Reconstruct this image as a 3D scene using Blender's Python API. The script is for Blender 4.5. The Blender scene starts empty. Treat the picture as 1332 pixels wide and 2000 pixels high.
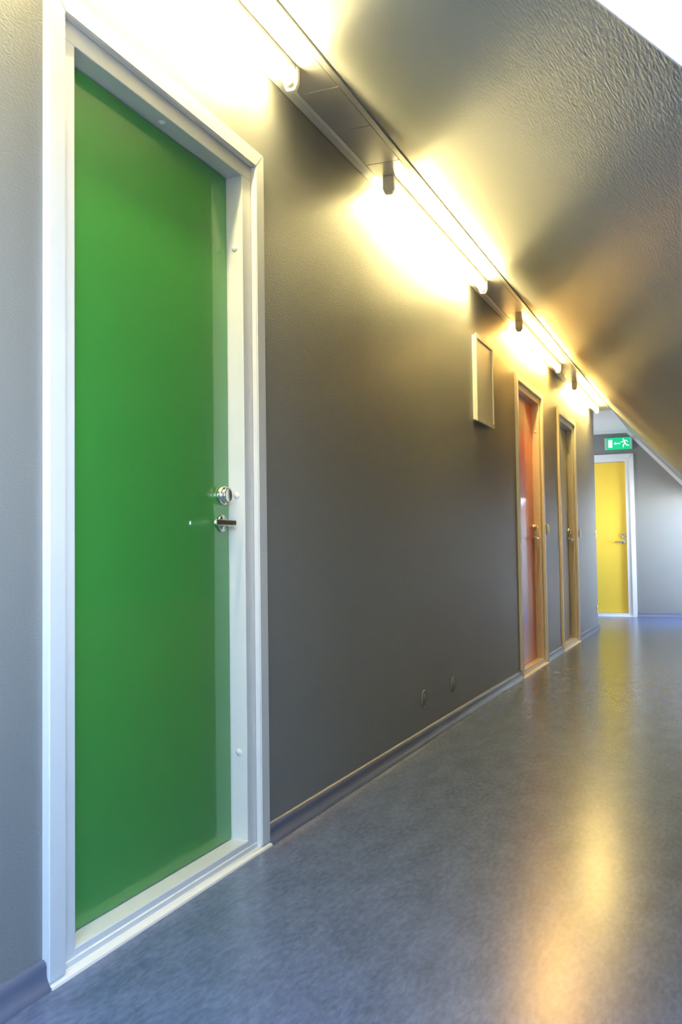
import bpy, bmesh, math
from mathutils import Vector, Matrix

SC = bpy.context.scene
COL = SC.collection

# ------------------------------------------------------------------ camera
F_PX, YAW, PITCH, ROLL = 1816.8, 0.3895, 0.0434, -0.0134
CAM = Vector((1.3383, 0.0, 0.8997))
cd = bpy.data.cameras.new('camera')
cam = bpy.data.objects.new('camera', cd)
COL.objects.link(cam)
cd.sensor_fit = 'HORIZONTAL'
cd.sensor_width = 36.0
cd.lens = F_PX / 1332.0 * 36.0
cd.clip_start = 0.02
fw = Vector((-math.sin(YAW) * math.cos(PITCH), math.cos(YAW) * math.cos(PITCH), math.sin(PITCH)))
r0 = Vector((math.cos(YAW), math.sin(YAW), 0))
u0 = r0.cross(fw)
R = r0 * math.cos(ROLL) + u0 * math.sin(ROLL)
U = -r0 * math.sin(ROLL) + u0 * math.cos(ROLL)
m = Matrix((R, U, -fw)).transposed().to_4x4()
m.translation = CAM
cam.matrix_world = m
SC.camera = cam

# ------------------------------------------------------------------ sky and exposure
SKY_STR = 24.0
LAMP_STR = 108.0
w = bpy.data.worlds.new('sky')
SC.world = w
w.use_nodes = True
bg = w.node_tree.nodes['Background']
# clear daylight: pale horizon, blue and dimmer towards the zenith, light ground below
_tc = w.node_tree.nodes.new('ShaderNodeTexCoord')
_sx = w.node_tree.nodes.new('ShaderNodeSeparateXYZ')
_mr = w.node_tree.nodes.new('ShaderNodeMapRange')
_mr.inputs['From Min'].default_value = -1.0
_cr = w.node_tree.nodes.new('ShaderNodeValToRGB')
_el = _cr.color_ramp.elements
_el[0].position, _el[0].color = 0.0, (0.70, 0.75, 0.84, 1)
_el[1].position, _el[1].color = 1.0, (0.08, 0.16, 0.33, 1)
for _p, _c in ((0.49, (0.78, 0.84, 0.95, 1)), (0.52, (0.84, 0.90, 1.0, 1)), (0.60, (0.42, 0.54, 0.74, 1)), (0.71, (0.19, 0.28, 0.44, 1))):
    _n = _el.new(_p)
    _n.color = _c
w.node_tree.links.new(_tc.outputs['Generated'], _sx.inputs[0])
w.node_tree.links.new(_sx.outputs['Z'], _mr.inputs['Value'])
w.node_tree.links.new(_mr.outputs[0], _cr.inputs['Fac'])
w.node_tree.links.new(_cr.outputs[0], bg.inputs[0])
bg.inputs[1].default_value = SKY_STR
SC.view_settings.view_transform = 'Standard'
SC.view_settings.look = 'None'
SC.view_settings.gamma = 1.0
SC.view_settings.use_curve_mapping = False
SC.view_settings.exposure = 0.53
SC.cycles.max_bounces = 10
SC.cycles.diffuse_bounces = 6
SC.cycles.sample_clamp_indirect = 12.0
SC.cycles.use_denoising = True
SC.cycles.use_light_tree = False

# ------------------------------------------------------------------ layout (metres)
ZC = 2.4778                 # flat ceiling strip
XS, SLOPE = 0.2077, 1.0849  # crease and fall of the sloped ceiling
XK = 1.95                   # knee wall
Y0, YC, YE = -3.2, 10.894, 12.891
XN = -2.3                   # nook beyond the wall corner
ZK = ZC - SLOPE * (XK - XS)
LEN = math.hypot(1, SLOPE)
DS = Vector((1 / LEN, 0, -SLOPE / LEN))
DN = Vector((SLOPE / LEN, 0, 1 / LEN))
PI = math.pi


# ------------------------------------------------------------------ materials
def new_mat(name):
    mt = bpy.data.materials.new(name)
    mt.use_nodes = True
    nt = mt.node_tree
    return mt, nt, nt.nodes['Principled BSDF']


def plain(name, col, rough=0.5, metal=0.0, spec=0.5, grime=0.04, coat=0.0):
    mt, nt, b = new_mat(name)
    n = nt.nodes.new('ShaderNodeTexNoise')
    n.inputs['Scale'].default_value = 9
    n.inputs['Detail'].default_value = 5
    tc = nt.nodes.new('ShaderNodeTexCoord')
    nt.links.new(tc.outputs['Object'], n.inputs['Vector'])
    rp = nt.nodes.new('ShaderNodeMapRange')
    rp.inputs['To Min'].default_value = 1 - grime
    rp.inputs['To Max'].default_value = 1 + grime
    nt.links.new(n.outputs['Fac'], rp.inputs['Value'])
    mx = nt.nodes.new('ShaderNodeVectorMath')
    mx.operation = 'SCALE'
    mx.inputs[0].default_value = col
    nt.links.new(rp.outputs[0], mx.inputs['Scale'])
    nt.links.new(mx.outputs[0], b.inputs['Base Color'])
    b.inputs['Roughness'].default_value = rough
    b.inputs['Metallic'].default_value = metal
    b.inputs['Specular IOR Level'].default_value = spec
    b.inputs['Coat Weight'].default_value = coat
    b.inputs['Coat Roughness'].default_value = 0.05
    return mt


def wallpaper(name, col, rough=0.42):
    """painted glass-fibre wallpaper: fine woven relief, satin sheen"""
    mt, nt, b = new_mat(name)
    L = nt.links.new
    tc = nt.nodes.new('ShaderNodeTexCoord')
    mp = nt.nodes.new('ShaderNodeMapping')
    mp.inputs['Scale'].default_value = (1, 0.45, 1)
    L(tc.outputs['Object'], mp.inputs['Vector'])
    n1 = nt.nodes.new('ShaderNodeTexNoise')
    n1.inputs['Scale'].default_value = 210
    n1.inputs['Detail'].default_value = 3
    L(mp.outputs[0], n1.inputs['Vector'])
    n2 = nt.nodes.new('ShaderNodeTexNoise')
    n2.inputs['Scale'].default_value = 1.6
    n2.inputs['Detail'].default_value = 6
    L(tc.outputs['Object'], n2.inputs['Vector'])
    mr = nt.nodes.new('ShaderNodeMapRange')
    mr.inputs['To Min'].default_value = 0.94
    mr.inputs['To Max'].default_value = 1.06
    L(n2.outputs['Fac'], mr.inputs['Value'])
    sc = nt.nodes.new('ShaderNodeVectorMath')
    sc.operation = 'SCALE'
    sc.inputs[0].default_value = col
    L(mr.outputs[0], sc.inputs['Scale'])
    L(sc.outputs[0], b.inputs['Base Color'])
    bp = nt.nodes.new('ShaderNodeBump')
    bp.inputs['Strength'].default_value = 0.5
    bp.inputs['Distance'].default_value = 0.002
    L(n1.outputs['Fac'], bp.inputs['Height'])
    L(bp.outputs[0], b.inputs['Normal'])
    b.inputs['Roughness'].default_value = rough
    return mt


def linoleum():
    mt, nt, b = new_mat('linoleum')
    L = nt.links.new
    tc = nt.nodes.new('ShaderNodeTexCoord')
    mp = nt.nodes.new('ShaderNodeMapping')
    mp.inputs['Scale'].default_value = (1, 0.35, 1)
    mp.inputs['Rotation'].default_value = (0, 0, 0.25)
    L(tc.outputs['Object'], mp.inputs['Vector'])
    n = nt.nodes.new('ShaderNodeTexNoise')
    n.inputs['Scale'].default_value = 80
    n.inputs['Detail'].default_value = 3
    n.inputs['Roughness'].default_value = 0.65
    L(mp.outputs[0], n.inputs['Vector'])
    n3 = nt.nodes.new('ShaderNodeTexNoise')
    n3.inputs['Scale'].default_value = 14
    n3.inputs['Detail'].default_value = 3
    L(mp.outputs[0], n3.inputs['Vector'])
    ad = nt.nodes.new('ShaderNodeMath')
    ad.operation = 'MULTIPLY_ADD'
    ad.inputs[1].default_value = 0.6
    L(n3.outputs['Fac'], ad.inputs[0])
    L(n.outputs['Fac'], ad.inputs[2])
    cr = nt.nodes.new('ShaderNodeValToRGB')
    cr.color_ramp.elements[0].position = 0.58
    cr.color_ramp.elements[0].color = FLOOR_DARK
    cr.color_ramp.elements[1].position = 1.02
    cr.color_ramp.elements[1].color = FLOOR_LIGHT
    L(ad.outputs[0], cr.inputs['Fac'])
    L(cr.outputs[0], b.inputs['Base Color'])
    # polished, gently wavy wear layer
    mp2 = nt.nodes.new('ShaderNodeMapping')
    mp2.inputs['Scale'].default_value = (0.35, 1, 1)
    L(tc.outputs['Object'], mp2.inputs['Vector'])
    nw = nt.nodes.new('ShaderNodeTexNoise')
    nw.inputs['Scale'].default_value = 11
    nw.inputs['Detail'].default_value = 1
    L(mp2.outputs[0], nw.inputs['Vector'])
    bp = nt.nodes.new('ShaderNodeBump')
    bp.inputs['Strength'].default_value = 0.5
    bp.inputs['Distance'].default_value = 0.0009
    L(nw.outputs['Fac'], bp.inputs['Height'])
    L(bp.outputs[0], b.inputs['Normal'])
    b.inputs['Roughness'].default_value = 0.235
    b.inputs['Specular IOR Level'].default_value = 0.35
    return mt


def emitter(name, col, strength):
    mt, nt, b = new_mat(name)
    b.inputs['Base Color'].default_value = (0.9, 0.9, 0.88, 1)
    b.inputs['Emission Color'].default_value = (*col, 1)
    b.inputs['Emission Strength'].default_value = strength
    mt.cycles.emission_sampling = 'FRONT' if strength > 5 else 'NONE'
    return mt


def pane_mat():
    mt = bpy.data.materials.new('window_glass')
    mt.use_nodes = True
    nt = mt.node_tree
    nt.nodes.remove(nt.nodes['Principled BSDF'])
    tr = nt.nodes.new('ShaderNodeBsdfTransparent')
    tr.inputs[0].default_value = (0.96, 0.98, 0.97, 1)
    gl = nt.nodes.new('ShaderNodeBsdfGlossy')
    gl.inputs['Roughness'].default_value = 0.02
    fr = nt.nodes.new('ShaderNodeFresnel')
    # same reflectance on both faces of the pane (no total internal reflection in thin glass)
    ge = nt.nodes.new('ShaderNodeNewGeometry')
    io = nt.nodes.new('ShaderNodeMapRange')
    io.inputs['To Min'].default_value = 1.45
    io.inputs['To Max'].default_value = 1 / 1.45
    nt.links.new(ge.outputs['Backfacing'], io.inputs['Value'])
    nt.links.new(io.outputs[0], fr.inputs['IOR'])
    mx = nt.nodes.new('ShaderNodeMixShader')
    nt.links.new(fr.outputs[0], mx.inputs[0])
    nt.links.new(tr.outputs[0], mx.inputs[1])
    nt.links.new(gl.outputs[0], mx.inputs[2])
    nt.links.new(mx.outputs[0], nt.nodes['Material Output'].inputs['Surface'])
    return mt


FLOOR_DARK = (0.076, 0.108, 0.205, 1)
FLOOR_LIGHT = (0.130, 0.176, 0.320, 1)
M_WALL = wallpaper('grey_wallpaper', (0.25, 0.25, 0.24))
M_FLOOR = linoleum()
M_WHITE = plain('white_lacquer', (0.79, 0.79, 0.78), 0.32)
M_CEIL = plain('pale_ceiling_paint', (0.80, 0.80, 0.79), 0.55)
M_PANEL = plain('satin_sheet_metal', (0.60, 0.58, 0.54), 0.22, 0.1)
M_SKIRT = plain('blue_grey_vinyl', (0.15, 0.165, 0.235), 0.3)
M_GREEN = plain('green_glass', (0.045, 0.29, 0.05), 0.38, spec=0.5, grime=0.02, coat=0.8)
M_ORANGE = plain('orange_glass', (0.78, 0.085, 0.004), 0.38, spec=0.5, grime=0.02, coat=0.8)
M_GREY = plain('grey_glass', (0.17, 0.18, 0.16), 0.38, spec=0.5, grime=0.02, coat=0.8)
M_YELLOW = plain('yellow_glass', (0.97, 0.65, 0.07), 0.38, spec=0.5, grime=0.02, coat=0.5)
M_CHROME = plain('chrome', (0.82, 0.81, 0.80), 0.2, 1.0, grime=0.02)
M_DARK = plain('dark_rubber', (0.02, 0.02, 0.02), 0.7)
M_PLASTIC = plain('cream_plastic', (0.80, 0.79, 0.74), 0.35)
M_GLASS = pane_mat()
M_SIGN_GREEN = emitter('sign_green', (0.0, 0.55, 0.22), 0.55)
M_SIGN_GREEN.node_tree.nodes['Principled BSDF'].inputs['Base Color'].default_value = (0.0, 0.42, 0.17, 1)
M_SIGN_WHITE = emitter('sign_white', (0.85, 1.0, 0.9), 0.5)
M_CAP = plain('frosted_plastic', (0.55, 0.66, 0.60), 0.25)


# ------------------------------------------------------------------ mesh helpers
def bx(bm, x0, x1, y0, y1, z0, z1, bev=0.0):
    b2 = bmesh.new()
    vs = [b2.verts.new((x, y, z)) for z in (z0, z1) for y in (y0, y1) for x in (x0, x1)]
    for f in ((0, 2, 3, 1), (4, 5, 7, 6), (0, 1, 5, 4), (2, 6, 7, 3), (0, 4, 6, 2), (1, 3, 7, 5)):
        b2.faces.new([vs[i] for i in f])
    if bev:
        bmesh.ops.bevel(b2, geom=b2.edges[:], offset=bev, segments=2, affect='EDGES', profile=0.5)
    merge(bm, b2)


def merge(bm, b2, mat=None):
    if mat is not None:
        bmesh.ops.transform(b2, matrix=mat, verts=b2.verts)
    me = bpy.data.meshes.new('tmp')
    b2.to_mesh(me)
    b2.free()
    bm.from_mesh(me)
    bpy.data.meshes.remove(me)


def prism(bm, pts, axis, a0, a1):
    """extrude the 2-D outline pts along an axis ('x','y','z')"""
    def P(p, a):
        return {'x': (a, p[0], p[1]), 'y': (p[0], a, p[1]), 'z': (p[0], p[1], a)}[axis]
    b2 = bmesh.new()
    A = [b2.verts.new(P(p, a0)) for p in pts]
    B = [b2.verts.new(P(p, a1)) for p in pts]
    n = len(pts)
    b2.faces.new(A)
    b2.faces.new(B[::-1])
    for i in range(n):
        b2.faces.new((A[i], B[i], B[(i + 1) % n], A[(i + 1) % n]))
    bmesh.ops.recalc_face_normals(b2, faces=b2.faces[:])
    merge(bm, b2)


def lathe(bm, prof, mat, n=32):
    """profile of (radius, height) turned round local z, then placed by mat"""
    b2 = bmesh.new()
    rings = []
    for r, h in prof:
        if r < 1e-6:
            rings.append([b2.verts.new((0, 0, h))])
        else:
            rings.append([b2.verts.new((r * math.cos(2 * PI * k / n), r * math.sin(2 * PI * k / n), h)) for k in range(n)])
    for a, b in zip(rings, rings[1:]):
        if len(a) == 1 and len(b) == 1:
            continue
        for k in range(n):
            k2 = (k + 1) % n
            if len(a) == 1:
                b2.faces.new((a[0], b[k], b[k2]))
            elif len(b) == 1:
                b2.faces.new((a[k], b[0], a[k2]))
            else:
                b2.faces.new((a[k], b[k], b[k2], a[k2]))
    for f in b2.faces:
        f.smooth = True
    bmesh.ops.recalc_face_normals(b2, faces=b2.faces[:])
    merge(bm, b2, mat)


def rod(bm, a, b, r, n=20):
    a, b = Vector(a), Vector(b)
    d = b - a
    q = d.to_track_quat('Z', 'Y').to_matrix().to_4x4()
    q.translation = a
    L = d.length
    e = min(r * 0.35, L * 0.3)
    lathe(bm, [(0, 0), (r - e, 0), (r, e), (r, L - e), (r - e, L), (0, L)], q, n)


def link(name, bm, mt, parent=None):
    me = bpy.data.meshes.new(name)
    bm.to_mesh(me)
    bm.free()
    me.materials.append(mt)
    o = bpy.data.objects.new(name, me)
    COL.objects.link(o)
    if parent:
        o.parent = parent
    return o


def tag(o, label=None, cat=None, group=None, kind=None):
    if label:
        o['label'] = label
    if cat:
        o['category'] = cat
    if group:
        o['group'] = group
    if kind:
        o['kind'] = kind
    return o


def empty(name, loc, rz=0.0):
    o = bpy.data.objects.new(name, None)
    o.empty_display_size = 0.1
    COL.objects.link(o)
    o.location = loc
    o.rotation_euler = (0, 0, rz)
    return o


def smooth_by_angle(o, ang=40):
    me = o.data
    for p in me.polygons:
        p.use_smooth = True
    b = bmesh.new()
    b.from_mesh(me)
    for e in b.edges:
        if len(e.link_faces) == 2 and e.calc_face_angle(0) > math.radians(ang):
            e.smooth = False
    b.to_mesh(me)
    b.free()


TURN = Matrix.Rotation(PI / 2, 4, 'X')   # local z -> -y (towards the viewer of a door)

# ------------------------------------------------------------------ doors: positions along the walls
WD = 1.0355
HD = 2.165
DOORS_LEFT = [(1.588, 1.020), (6.524, WD), (8.3236, WD)]
YEL = (0.2606 - WD, WD)
IN = 0.03   # the hole in the wall lies behind the casing by this much

# ------------------------------------------------------------------ structure: floor, walls, ceilings
bm = bmesh.new()
bx(bm, XN, XK + 0.2, Y0, YE, -0.12, 0.0)
tag(link('floor', bm, M_FLOOR), 'polished blue-grey mottled linoleum floor of the corridor', 'floor', kind='structure')

bm = bmesh.new()
edges = [Y0]
for y, wd in DOORS_LEFT:
    edges += [y + IN, y + wd - IN]
edges.append(YC)
for i in range(0, len(edges), 2):
    bx(bm, -0.16, 0.0, edges[i], edges[i + 1], 0, ZC + 0.1)
for y, wd in DOORS_LEFT:
    bx(bm, -0.16, 0.0, y + IN, y + wd - IN, HD - IN, ZC + 0.1)
tag(link('wall_left', bm, M_WALL), 'long grey textured wall with the green, orange and grey doors', 'wall', kind='structure')

bm = bmesh.new()
a, b = YEL[0] + IN, YEL[0] + YEL[1] - IN
bx(bm, XN, a, YE, YE + 0.16, 0, 3.0)
bx(bm, b, XK + 0.4, YE, YE + 0.16, 0, 3.0)
bx(bm, a, b, YE, YE + 0.16, HD - IN, 3.0)
tag(link('wall_end', bm, M_WALL), 'grey end wall with the yellow door and exit sign', 'wall', kind='structure')

bm = bmesh.new()
NW = (11.45, 12.3, 0.95, 1.95)  # opening for an added, unseen window that brightens the recess
bx(bm, XN - 0.15, XN, YC - 0.15, NW[0], 0, ZC + 0.1)
bx(bm, XN - 0.15, XN, NW[1], YE + 0.15, 0, ZC + 0.1)
bx(bm, XN - 0.15, XN, NW[0], NW[1], 0, NW[2])
bx(bm, XN - 0.15, XN, NW[0], NW[1], NW[3], ZC + 0.1)
bx(bm, XN, -0.16, YC - 0.15, YC - 0.005, 0, ZC + 0.1)
tag(link('wall_side', bm, M_WALL), 'grey wall of the recess behind the corridor corner', 'wall', kind='structure')

bm = bmesh.new()
bx(bm, -0.3, XK + 0.4, Y0 - 0.15, Y0, 0, 3.0)
tag(link('wall_back', bm, M_WALL), 'grey wall closing the corridor behind the camera', 'wall', kind='structure')

KW = (11.6, 12.76, 0.06)   # added opening under the far skylight, out of view, for more daylight
bm = bmesh.new()
bx(bm, XK, XK + 0.15, Y0, KW[0], 0, ZK + 0.05)
bx(bm, XK, XK + 0.15, KW[1], YE, 0, ZK + 0.05)
bx(bm, XK, XK + 0.15, KW[0], KW[1], 0, KW[2])
tag(link('wall_right', bm, M_WALL), 'low grey knee wall under the sloped ceiling', 'wall', kind='structure')

bm = bmesh.new()
bx(bm, -0.16, 0.5, Y0, YC, ZC, ZC + 0.2)
bx(bm, XN, 0.5, YC, YE, ZC, ZC + 0.2)
flat = tag(link('ceiling', bm, M_CEIL), 'narrow flat pale ceiling above the lamps', 'ceiling', kind='structure')


def s_of(x):
    return (x - XS) * LEN


# skylight openings in the slope: (x top, x bottom, y near, y far)
SKY1 = (0.60, 1.85, -1.15, 0.757)
SKY2 = (1.02, 1.93, 11.45, 12.76)
S_END = s_of(XK) + 0.22
T = 0.12


def slab(bm, s0, s1, y0, y1, n0=0.0, n1=T):
    b2 = bmesh.new()
    vs = []
    for n in (n0, n1):
        for y in (y0, y1):
            for s in (s0, s1):
                p = Vector((XS, 0, ZC)) + DS * s + DN * n
                vs.append(b2.verts.new((p.x, y, p.z)))
    for f in ((0, 2, 3, 1), (4, 5, 7, 6), (0, 1, 5, 4), (2, 6, 7, 3), (0, 4, 6, 2), (1, 3, 7, 5)):
        b2.faces.new([vs[i] for i in f])
    bmesh.ops.recalc_face_normals(b2, faces=b2.faces[:])
    merge(bm, b2)


bm = bmesh.new()
yy = Y0
for xa, xb, ya, yb in (SKY1, SKY2):
    slab(bm, 0, S_END, yy, ya)
    slab(bm, 0, s_of(xa), ya, yb)
    slab(bm, s_of(xb), S_END if ya < 5 else s_of(XK) + 0.02, ya, yb)
    yy = yb
slab(bm, 0, S_END, yy, YE)
tag(link('ceiling_sloped', bm, M_WALL), 'sloped grey textured attic ceiling falling to the right', 'ceiling', kind='structure')

def portal(c, out, wy, wz):
    # guides sky sampling through a modelled opening (adds no light); faces into the room
    ld = bpy.data.lights.new('window_portal', 'AREA')
    ld.shape = 'RECTANGLE'
    ld.size = wy
    ld.size_y = wz
    ld.cycles.is_portal = True
    lo = bpy.data.objects.new('window_portal', ld)
    COL.objects.link(lo)
    X = Vector((0, 1, 0))
    Y = out.cross(X)
    mm = Matrix((X, Y, out)).transposed().to_4x4()   # local +z outward, the light looks along -z
    mm.translation = c
    lo.matrix_world = mm


# skylights: lining boards, sash, glass
for k, (xa, xb, ya, yb) in enumerate((SKY1, SKY2)):
    sa, sb = s_of(xa), s_of(xb)
    root = tag(empty('window_%d' % (k + 1), (0, 0, 0)),
               ('white-lined skylight in the slope at the near end, top right of the view',
                'white-lined skylight in the slope beside the yellow door')[k], 'skylight', kind='structure')
    bm = bmesh.new()
    t = 0.004
    slab(bm, sa, sa + t, ya, yb, 0, T)
    slab(bm, sb - t, sb, ya, yb, 0, T)
    slab(bm, sa, sb, ya, ya + t, 0, T)
    slab(bm, sa, sb, yb - t, yb, 0, T)
    link('lining', bm, M_WHITE, root)
    bm = bmesh.new()
    q = 0.055
    slab(bm, sa, sa + q, ya, yb, T, T + 0.05)
    slab(bm, sb - q, sb, ya, yb, T, T + 0.05)
    slab(bm, sa + q, sb - q, ya, ya + q, T, T + 0.05)
    slab(bm, sa + q, sb - q, yb - q, yb, T, T + 0.05)
    link('window_frame', bm, M_WHITE, root)
    bm = bmesh.new()
    slab(bm, sa + q, sb - q, ya + q, yb - q, T + 0.02, T + 0.026)
    link('pane', bm, M_GLASS, root)
    portal(Vector((XS, (ya + yb) / 2, ZC)) + DS * ((sa + sb) / 2) + DN * (T + 0.055), DN,
           (yb - ya) - 2 * q, (sb - sa) - 2 * q)

root = tag(empty('window_3', (0, 0, 0)), 'added low white-framed window in the knee wall, out of view, for daylight on the yellow door', 'window', kind='structure')  # added out of view to brighten the end wall and door
bm = bmesh.new()
ka, kb, kz = KW
zt = ZK - 0.005
bx(bm, XK + 0.03, XK + 0.08, ka, kb, kz, kz + 0.045)
bx(bm, XK + 0.03, XK + 0.08, ka, kb, zt - 0.045, zt)
bx(bm, XK + 0.03, XK + 0.08, ka, ka + 0.045, kz, zt)
bx(bm, XK + 0.03, XK + 0.08, kb - 0.045, kb, kz, zt)
bx(bm, XK + 0.03, XK + 0.08, (ka + kb) / 2 - 0.03, (ka + kb) / 2 + 0.03, kz, zt)
link('window_frame', bm, M_WHITE, root)
bm = bmesh.new()
bx(bm, XK + 0.05, XK + 0.056, ka + 0.04, kb - 0.04, kz + 0.04, zt - 0.04)
link('pane', bm, M_GLASS, root)
portal(Vector((XK + 0.09, (ka + kb) / 2, (kz + zt) / 2)), Vector((1, 0, 0)), kb - ka - 0.09, zt - kz - 0.09)

root = tag(empty('window_4', (0, 0, 0)), 'added unseen white-framed window in the recess, for daylight left of the yellow door', 'window', kind='structure')  # added behind the corner to light the recess ceiling and door
bm = bmesh.new()
na, nb, nc, nd = NW
for q in ((na, nb, nc, nc + 0.05), (na, nb, nd - 0.05, nd), (na, na + 0.05, nc, nd), (nb - 0.05, nb, nc, nd)):
    bx(bm, XN - 0.10, XN - 0.05, *q)
link('window_frame', bm, M_WHITE, root)
bm = bmesh.new()
bx(bm, XN - 0.08, XN - 0.074, na + 0.04, nb - 0.04, nc + 0.04, nd - 0.04)
link('pane', bm, M_GLASS, root)
portal(Vector((XN - 0.11, (na + nb) / 2, (nc + nd) / 2)), Vector((-1, 0, 0)), nb - na - 0.1, nd - nc - 0.1)

# flat strip above the lamps: cornice, cover panels, edge trim
bm = bmesh.new()
prism(bm, [(0, ZC), (0, ZC - 0.016), (0.004, ZC - 0.02), (0.030, ZC - 0.016), (0.036, ZC - 0.008), (0.036, ZC)], 'y', Y0, YC)
tag(link('trim_1', bm, M_PLASTIC), 'slim pale cornice where the left wall meets the ceiling', 'trim', kind='structure')
bm = bmesh.new()
prism(bm, [(0.180, ZC), (0.180, ZC - 0.0055), (0.182, ZC - 0.0065), (0.2025, ZC - 0.0065), (0.2045, ZC - 0.004), (0.2045, ZC)], 'y', Y0, YC)
tag(link('trim_2', bm, M_PANEL), 'thin metal edge strip along the crease of the sloped ceiling', 'trim', kind='structure')
joints = [Y0, -1.2, 0.22, 2.85, 3.165, 3.49, 6.085, 8.66, YC]
for a, b in zip(joints, joints[1:]):
    bm = bmesh.new()
    bx(bm, 0.037, 0.179, a + 0.002, b - 0.002, ZC - 0.006, ZC + 0.002, 0.001)
    link('ceiling_panel', bm, M_PANEL, flat)

# end wall mouldings
bm = bmesh.new()
bx(bm, XN, XS + 0.02, YE - 0.02, YE, ZC - 0.035, ZC, 0.003)
tag(link('trim_3', bm, M_WHITE), 'white moulding where the end wall meets the flat ceiling', 'trim', kind='structure')
bm = bmesh.new()
slab(bm, 0.0, s_of(XK), YE - 0.022, YE, -0.042, 0.0)
tag(link('trim_4', bm, M_WHITE), 'white moulding running down the slope on the end wall', 'trim', kind='structure')

# ------------------------------------------------------------------ skirting
SK = [(0.0, 0.0), (0.024, 0.0), (0.024, 0.005), (0.0185, 0.013), (0.0135, 0.024), (0.012, 0.036), (0.0125, 0.047),
      (0.0105, 0.055), (0.006, 0.060), (0.0, 0.061)]


def skirt_run(name, label, runs, axis, pos, sgn):
    bm = bmesh.new()
    for a, b in runs:
        prism(bm, [(pos + sgn * p[0], p[1]) for p in SK], axis, a, b)
    o = tag(link(name, bm, M_SKIRT), label, 'skirting', kind='structure')
    smooth_by_angle(o, 50)


ys = [Y0 + 0.0]
for y, wd in DOORS_LEFT:
    ys += [y - 0.001, y + wd + 0.001]
ys.append(YC + 0.012)
skirt_run('baseboard_left', 'blue-grey vinyl skirting along the left wall',
          [(ys[i], ys[i + 1]) for i in range(0, len(ys), 2)], 'y', 0.0, 1)
skirt_run('baseboard_end', 'blue-grey vinyl skirting along the end wall',
          [(XN, YEL[0] - 0.001), (YEL[0] + YEL[1] + 0.001, XK)], 'x', YE, -1)
skirt_run('baseboard_right', 'blue-grey vinyl skirting along the knee wall', [(Y0, YE)], 'y', XK, -1)


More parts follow.
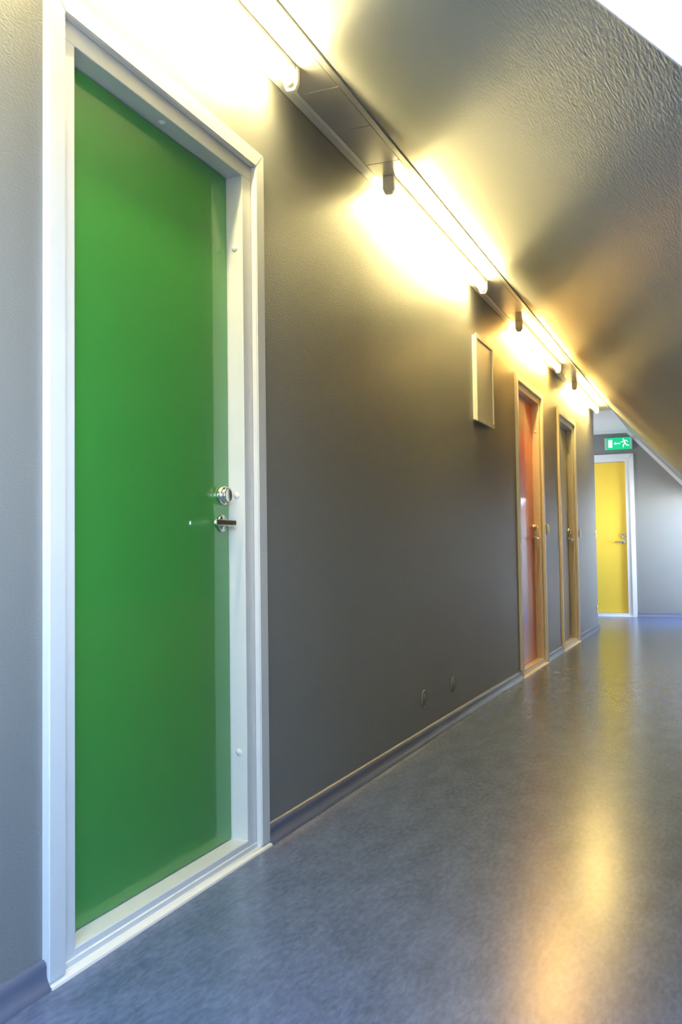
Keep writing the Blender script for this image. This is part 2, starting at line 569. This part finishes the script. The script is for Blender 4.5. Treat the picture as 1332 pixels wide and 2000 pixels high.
# ------------------------------------------------------------------ doors
def door(name, loc, rz, width, mat, label, leaf_name_label=None):
    """local x along the wall, local -y out into the corridor, local z up"""
    root = tag(empty(name, loc, rz), label, 'door', kind='structure')
    Wd, H = width, HD
    cw, ff = 0.055, 0.110
    top, bot = H - 0.100, 0.042
    PR = 0.018
    # casing: two uprights and a mitred head
    def casing_board(pts):
        b = bmesh.new()
        prism(b, pts, 'y', -PR, 0.0)
        bmesh.ops.bevel(b, geom=[e for e in b.edges if abs(e.verts[0].co.y + PR) < 1e-5 and abs(e.verts[1].co.y + PR) < 1e-5],
                        offset=0.003, segments=2, affect='EDGES')
        o = link('casing', b, M_WHITE, root)
        return o
    e = 0.0006
    casing_board([(0, 0.011), (cw, 0.011), (cw, H - cw - e), (0, H - e)])
    casing_board([(Wd - cw, 0.011), (Wd, 0.011), (Wd, H - e), (Wd - cw, H - cw - e)])
    casing_board([(e, H), (cw, H - cw + e), (Wd - cw, H - cw + e), (Wd - e, H)])
    # frame: jambs and head, with a stop behind the leaf
    b = bmesh.new()
    bx(b, IN, ff, 0.002, 0.15, 0.0, top, 0.002)
    bx(b, Wd - ff, Wd - IN, 0.002, 0.15, 0.0, top, 0.002)
    bx(b, IN, Wd - IN, 0.002, 0.15, top, H - IN, 0.002)
    bx(b, ff - 0.003, ff + 0.02, 0.102, 0.15, 0.02, top)
    bx(b, Wd - ff - 0.02, Wd - ff + 0.003, 0.102, 0.15, 0.02, top)
    bx(b, ff, Wd - ff, 0.102, 0.15, top - 0.02, top + 0.003)
    link('door_frame', b, M_WHITE, root)
    # threshold: bottom rail of the frame, ridge, ramp down to the linoleum
    b = bmesh.new()
    prism(b, [(0.15, 0.0), (0.15, bot), (0.004, bot), (0.002, bot - 0.003), (0.002, 0.024), (-0.001, 0.022),
              (-0.002, 0.0125), (-0.024, 0.006), (-0.026, 0.0)], 'x', 0.0, 0.001)
    b.free()
    b = bmesh.new()
    prism(b, [(0.15, 0.0), (0.15, bot), (0.004, bot), (0.002, bot - 0.003), (0.002, 0.024)] +
          [(-0.003, 0.0225), (-0.003, 0.0105), (0.0, 0.0)], 'x', ff - 0.001, Wd - ff + 0.001)
    prism(b, [(-0.0015, 0.0), (-0.0015, 0.0105), (-0.012, 0.0095), (-0.024, 0.005), (-0.026, 0.0)], 'x', 0.001, Wd - 0.001)
    bx(b, IN, ff, -0.003, 0.01, 0.0, 0.0225, 0.001)
    bx(b, Wd - ff, Wd - IN, -0.003, 0.01, 0.0, 0.0225, 0.001)
    link('threshold', b, M_WHITE, root)
    # seal in the gap round the leaf
    g = 0.0035
    D = 0.056
    b = bmesh.new()
    bx(b, ff - 0.001, ff + 0.012, D + 0.02, D + 0.044, bot, top)
    bx(b, Wd - ff - 0.012, Wd - ff + 0.001, D + 0.02, D + 0.044, bot, top)
    bx(b, ff, Wd - ff, D + 0.02, D + 0.044, top - 0.012, top + 0.001)
    bx(b, ff, Wd - ff, D + 0.02, D + 0.044, bot - 0.001, bot + 0.012)
    link('seal', b, M_DARK, root)
    # the coloured leaf
    b = bmesh.new()
    bx(b, ff + g, Wd - ff - g, D, D + 0.040, bot + g, top - g, 0.0012)
    leaf = link('door_leaf', b, mat, root)
    # lever handle and thumb-turn, both sub-parts of the leaf
    hx, hz, kz = Wd - ff - 0.050, 0.992, 1.075
    b = bmesh.new()
    lathe(b, [(0, 0), (0.026, 0), (0.026, 0.005), (0.0235, 0.008), (0.011, 0.0095), (0.0105, 0.02), (0.0095, 0.036), (0.0, 0.037)],
          Matrix.Translation((hx, D, hz)) @ TURN)
    rod(b, (hx, D - 0.028, hz), (hx, D - 0.046, hz), 0.0095)
    ln = bmesh.new()
    bx(ln, hx - 0.108, hx + 0.010, D - 0.048, D - 0.035, hz - 0.0085, hz + 0.0085, 0.004)
    merge(b, ln)
    tag(link('handle', b, M_CHROME, leaf), 'chrome lever handle on a round rose')
    b = bmesh.new()
    lathe(b, [(0, 0), (0.0285, 0), (0.029, 0.003), (0.028, 0.015), (0.025, 0.0175), (0.019, 0.018), (0.019, 0.0195), (0.0225, 0.020),
              (0.025, 0.022), (0.025, 0.026), (0.0225, 0.028), (0.019, 0.0265), (0, 0.0265)], Matrix.Translation((hx, D, kz)) @ TURN)
    tag(link('lock_knob', b, M_CHROME, leaf), 'round chrome lock knob')
    # domed screw covers on the lock-side jamb and on the head
    for z in (1.84, 1.077, 0.303):
        b = bmesh.new()
        lathe(b, [(0, 0.0065), (0.005, 0.0058), (0.0088, 0.003), (0.0105, 0), (0.0105, -0.001)],
              Matrix.Translation((Wd - ff, 0.030, z)) @ Matrix.Rotation(-PI / 2, 4, 'Y'), 20)
        link('screw_cover', b, M_WHITE, root)
    b = bmesh.new()
    lathe(b, [(0, 0.0065), (0.005, 0.0058), (0.0088, 0.003), (0.0105, 0), (0.0105, -0.001)],
          Matrix.Translation((Wd * 0.5, 0.030, top)) @ Matrix.Rotation(PI, 4, 'X'), 20)
    link('screw_cover', b, M_WHITE, root)
    return root


door('door_1', (0, DOORS_LEFT[0][0], 0), PI / 2, DOORS_LEFT[0][1], M_GREEN, 'glossy green door in a white frame, nearest on the left wall')
door('door_2', (0, DOORS_LEFT[1][0], 0), PI / 2, DOORS_LEFT[1][1], M_ORANGE, 'glossy orange door in a white frame beyond the wall cabinet')
door('door_3', (0, DOORS_LEFT[2][0], 0), PI / 2, DOORS_LEFT[2][1], M_GREY, 'glossy dark grey door in a white frame beyond the orange door')
door('door_4', (YEL[0], YE, 0), 0.0, YEL[1], M_YELLOW, 'bright yellow door in a white frame on the end wall')


# ------------------------------------------------------------------ fluorescent lamps
def lamp(y0, y1, label, col, strength):
    root = tag(empty('fluorescent_lamp', (0.085, (y0 + y1) / 2, ZC - 0.006)), label, 'lamp',
               'fluorescent lamps in a row above the left wall')
    h = (y1 - y0) / 2
    b = bmesh.new()
    prism(b, [(-0.022, 0), (-0.022, -0.014), (-0.016, -0.024), (0.016, -0.024), (0.022, -0.014), (0.022, 0)], 'y', -h + 0.012, h - 0.012)
    link('housing', b, M_WHITE, root)
    for s in (-1, 1):
        b = bmesh.new()
        a, c = (-h, -h + 0.02) if s < 0 else (h - 0.02, h)
        prism(b, [(-0.025, 0), (-0.025, -0.056), (-0.014, -0.078), (0.014, -0.078), (0.025, -0.056), (0.025, 0)], 'y', a, c)
        bmesh.ops.bevel(b, geom=b.edges[:], offset=0.002, segments=2, affect='EDGES')
        e = link('end_cap', b, M_PLASTIC, root)
        b = bmesh.new()
        i = -h + 0.02 if s < 0 else h - 0.02
        rod(b, (0, i, -0.056), (0, i - s * 0.022, -0.056), 0.0142)
        link('tube_socket', b, M_PLASTIC, e)
    b = bmesh.new()
    rod(b, (0, -h + 0.034, -0.056), (0, h - 0.034, -0.056), 0.0136, 16)
    tag(link('tube', b, emitter('tube_light', col, strength), root), 'glowing warm white tube')
    return root


lamp(1.06, 2.69, 'nearest lit fluorescent tube lamp, above the green door', (1.0, 0.84, 0.40), LAMP_STR)
lamp(3.62, 5.29, 'lit fluorescent tube lamp between the green door and the wall cabinet', (1.0, 0.80, 0.33), LAMP_STR)
lamp(6.30, 7.95, 'lit orange-tinted fluorescent tube lamp above the orange door', (1.0, 0.56, 0.13), LAMP_STR * 1.2)
lamp(8.86, 10.52, 'farthest lit fluorescent tube lamp, above the grey door', (1.0, 0.70, 0.20), LAMP_STR * 1.1)

# ------------------------------------------------------------------ wall cabinet
root = tag(empty('electrical_cabinet', (0, 5.315, 1.66), PI / 2), 'flat white metal cabinet mounted high on the wall before the orange door', 'cabinet')
cwid, chei, cdep = 0.44, 0.52, 0.03
b = bmesh.new()
bx(b, 0.008, cwid - 0.008, -cdep + 0.008, 0, 0.008, chei - 0.008, 0.002)
link('body', b, M_PLASTIC, root)
b = bmesh.new()
rw = 0.028
for q in ((0, rw, 0, chei), (cwid - rw, cwid, 0, chei), (rw - 0.001, cwid - rw + 0.001, 0, rw), (rw - 0.001, cwid - rw + 0.001, chei - rw, chei)):
    bx(b, q[0], q[1], -cdep, -cdep + 0.010, q[2], q[3], 0.002)
link('frame', b, M_PLASTIC, root)
b = bmesh.new()
bx(b, rw + 0.002, cwid - rw - 0.002, -cdep + 0.004, -cdep + 0.0095, rw + 0.002, chei - rw - 0.002, 0.001)
cdo = link('door', b, M_PLASTIC, root)

# round blank covers low on the wall
for y, z, lb in ((4.267, 0.199, 'round grey blank cover low on the wall, left one of the two'),
                 (4.783, 0.196, 'round grey blank cover low on the wall, right one of the two')):
    r_ = tag(empty('blank_cover', (0, y, z), PI / 2), lb, 'cover', 'round blank covers above the skirting')
    b = bmesh.new()
    lathe(b, [(0.034, 0), (0.041, 0), (0.041, 0.0035), (0.0385, 0.005), (0.036, 0.0045), (0.034, 0.003)], TURN, 40)
    link('rim', b, M_WALL, r_)
    b = bmesh.new()
    lathe(b, [(0, 0), (0.0345, 0), (0.0345, 0.0032), (0, 0.0036)], TURN, 40)
    link('lid', b, M_WALL, r_)


# ------------------------------------------------------------------ switches and socket
def switch(y, z, label, kind='switch'):
    r_ = tag(empty('light_switch' if kind == 'switch' else 'wall_socket', (0, y, z), PI / 2), label, kind)
    b = bmesh.new()
    bx(b, -0.041, 0.041, -0.009, 0, -0.041, 0.041, 0.003)
    link('plate', b, M_PLASTIC, r_)
    b = bmesh.new()
    if kind == 'switch':
        bx(b, -0.028, 0.028, -0.014, -0.008, -0.028, 0.028, 0.002)
        o = link('rocker', b, M_PLASTIC, r_)
        o.rotation_euler.x = 0.04
    else:
        lathe(b, [(0.021, 0.009), (0.021, 0.011), (0.023, 0.011), (0.024, 0.009)], TURN, 28)
        lathe(b, [(0, 0.0093), (0.0205, 0.0093), (0.0205, 0.0085)], TURN, 28)
        link('socket_well', b, M_CAP, r_)
        for s in (-1, 1):
            b = bmesh.new()
            lathe(b, [(0, 0.0098), (0.0028, 0.0098), (0.0028, 0.009)], Matrix.Translation((s * 0.0095, 0, 0)) @ TURN, 12)
            link('socket_hole', b, M_DARK, r_)
    return r_


switch(7.722, 1.065, 'cream light switch beside the orange door')
switch(9.555, 1.057, 'pale light switch beside the grey door')
switch(10.79, 1.068, 'pale light switch at the far corner of the left wall')
switch(10.79, 0.225, 'white wall socket low at the far corner of the left wall', 'socket')

# ------------------------------------------------------------------ exit sign
sx0, sx1, sz0, sz1 = -0.098, 0.256, 2.222, 2.384
SWd, SH, SD = sx1 - sx0, sz1 - sz0, 0.042
root = tag(empty('exit_sign', (sx0, YE, sz0), 0.0), 'green emergency exit sign with arrow and running figure above the yellow door', 'sign')
root.rotation_euler = (0, 0.0, 0)
b = bmesh.new()
bx(b, 0.012, SWd - 0.012, -0.02, 0, 0.012, SH - 0.012, 0.003)
link('housing', b, M_WHITE, root)
for s in (0, 1):
    b = bmesh.new()
    x0 = 0 if s == 0 else SWd - 0.026
    bx(b, x0, x0 + 0.026, -SD, -0.004, 0, SH, 0.009)
    tag(link('end_cap', b, M_CAP, root), 'frosted plastic end')
b = bmesh.new()
bx(b, 0.024, SWd - 0.024, -SD + 0.003, -0.015, 0.002, SH - 0.002, 0.003)
face = link('sign_face', b, M_SIGN_GREEN, root)
yf = -SD + 0.0035


def flat_poly(bm, pts):
    prism(bm, pts, 'y', yf - 0.0025, yf)


b = bmesh.new()
flat_poly(b, [(0.048, 0.030), (0.098, 0.030), (0.098, 0.132), (0.048, 0.132)])
link('door_symbol', b, M_SIGN_WHITE, face)
b = bmesh.new()
flat_poly(b, [(0.118, 0.081), (0.140, 0.100), (0.140, 0.088), (0.200, 0.088), (0.200, 0.074), (0.140, 0.074), (0.140, 0.062)])
link('arrow_symbol', b, M_SIGN_WHITE, face)


def limb(bm, pts, wd):
    for (xa, za), (xb, zb) in zip(pts, pts[1:]):
        dx, dz = xb - xa, zb - za
        L = math.hypot(dx, dz)
        nx, nz = -dz / L * wd / 2, dx / L * wd / 2
        ex, ez = dx / L * wd * 0.3, dz / L * wd * 0.3
        flat_poly(bm, [(xa - ex + nx, za - ez + nz), (xb + ex + nx, zb + ez + nz), (xb + ex - nx, zb + ez - nz), (xa - ex - nx, za - ez - nz)])


b = bmesh.new()
flat_poly(b, [(0.240 + 0.0095 * math.cos(t * PI / 8), 0.135 + 0.0095 * math.sin(t * PI / 8)) for t in range(16)])
limb(b, [(0.250, 0.115), (0.262, 0.078)], 0.020)
limb(b, [(0.248, 0.117), (0.226, 0.100), (0.208, 0.098)], 0.009)
limb(b, [(0.254, 0.118), (0.280, 0.118), (0.292, 0.101)], 0.009)
limb(b, [(0.258, 0.078), (0.238, 0.060), (0.238, 0.030)], 0.011)
limb(b, [(0.264, 0.078), (0.283, 0.055), (0.310, 0.050)], 0.011)
link('running_figure', b, M_SIGN_WHITE, face)
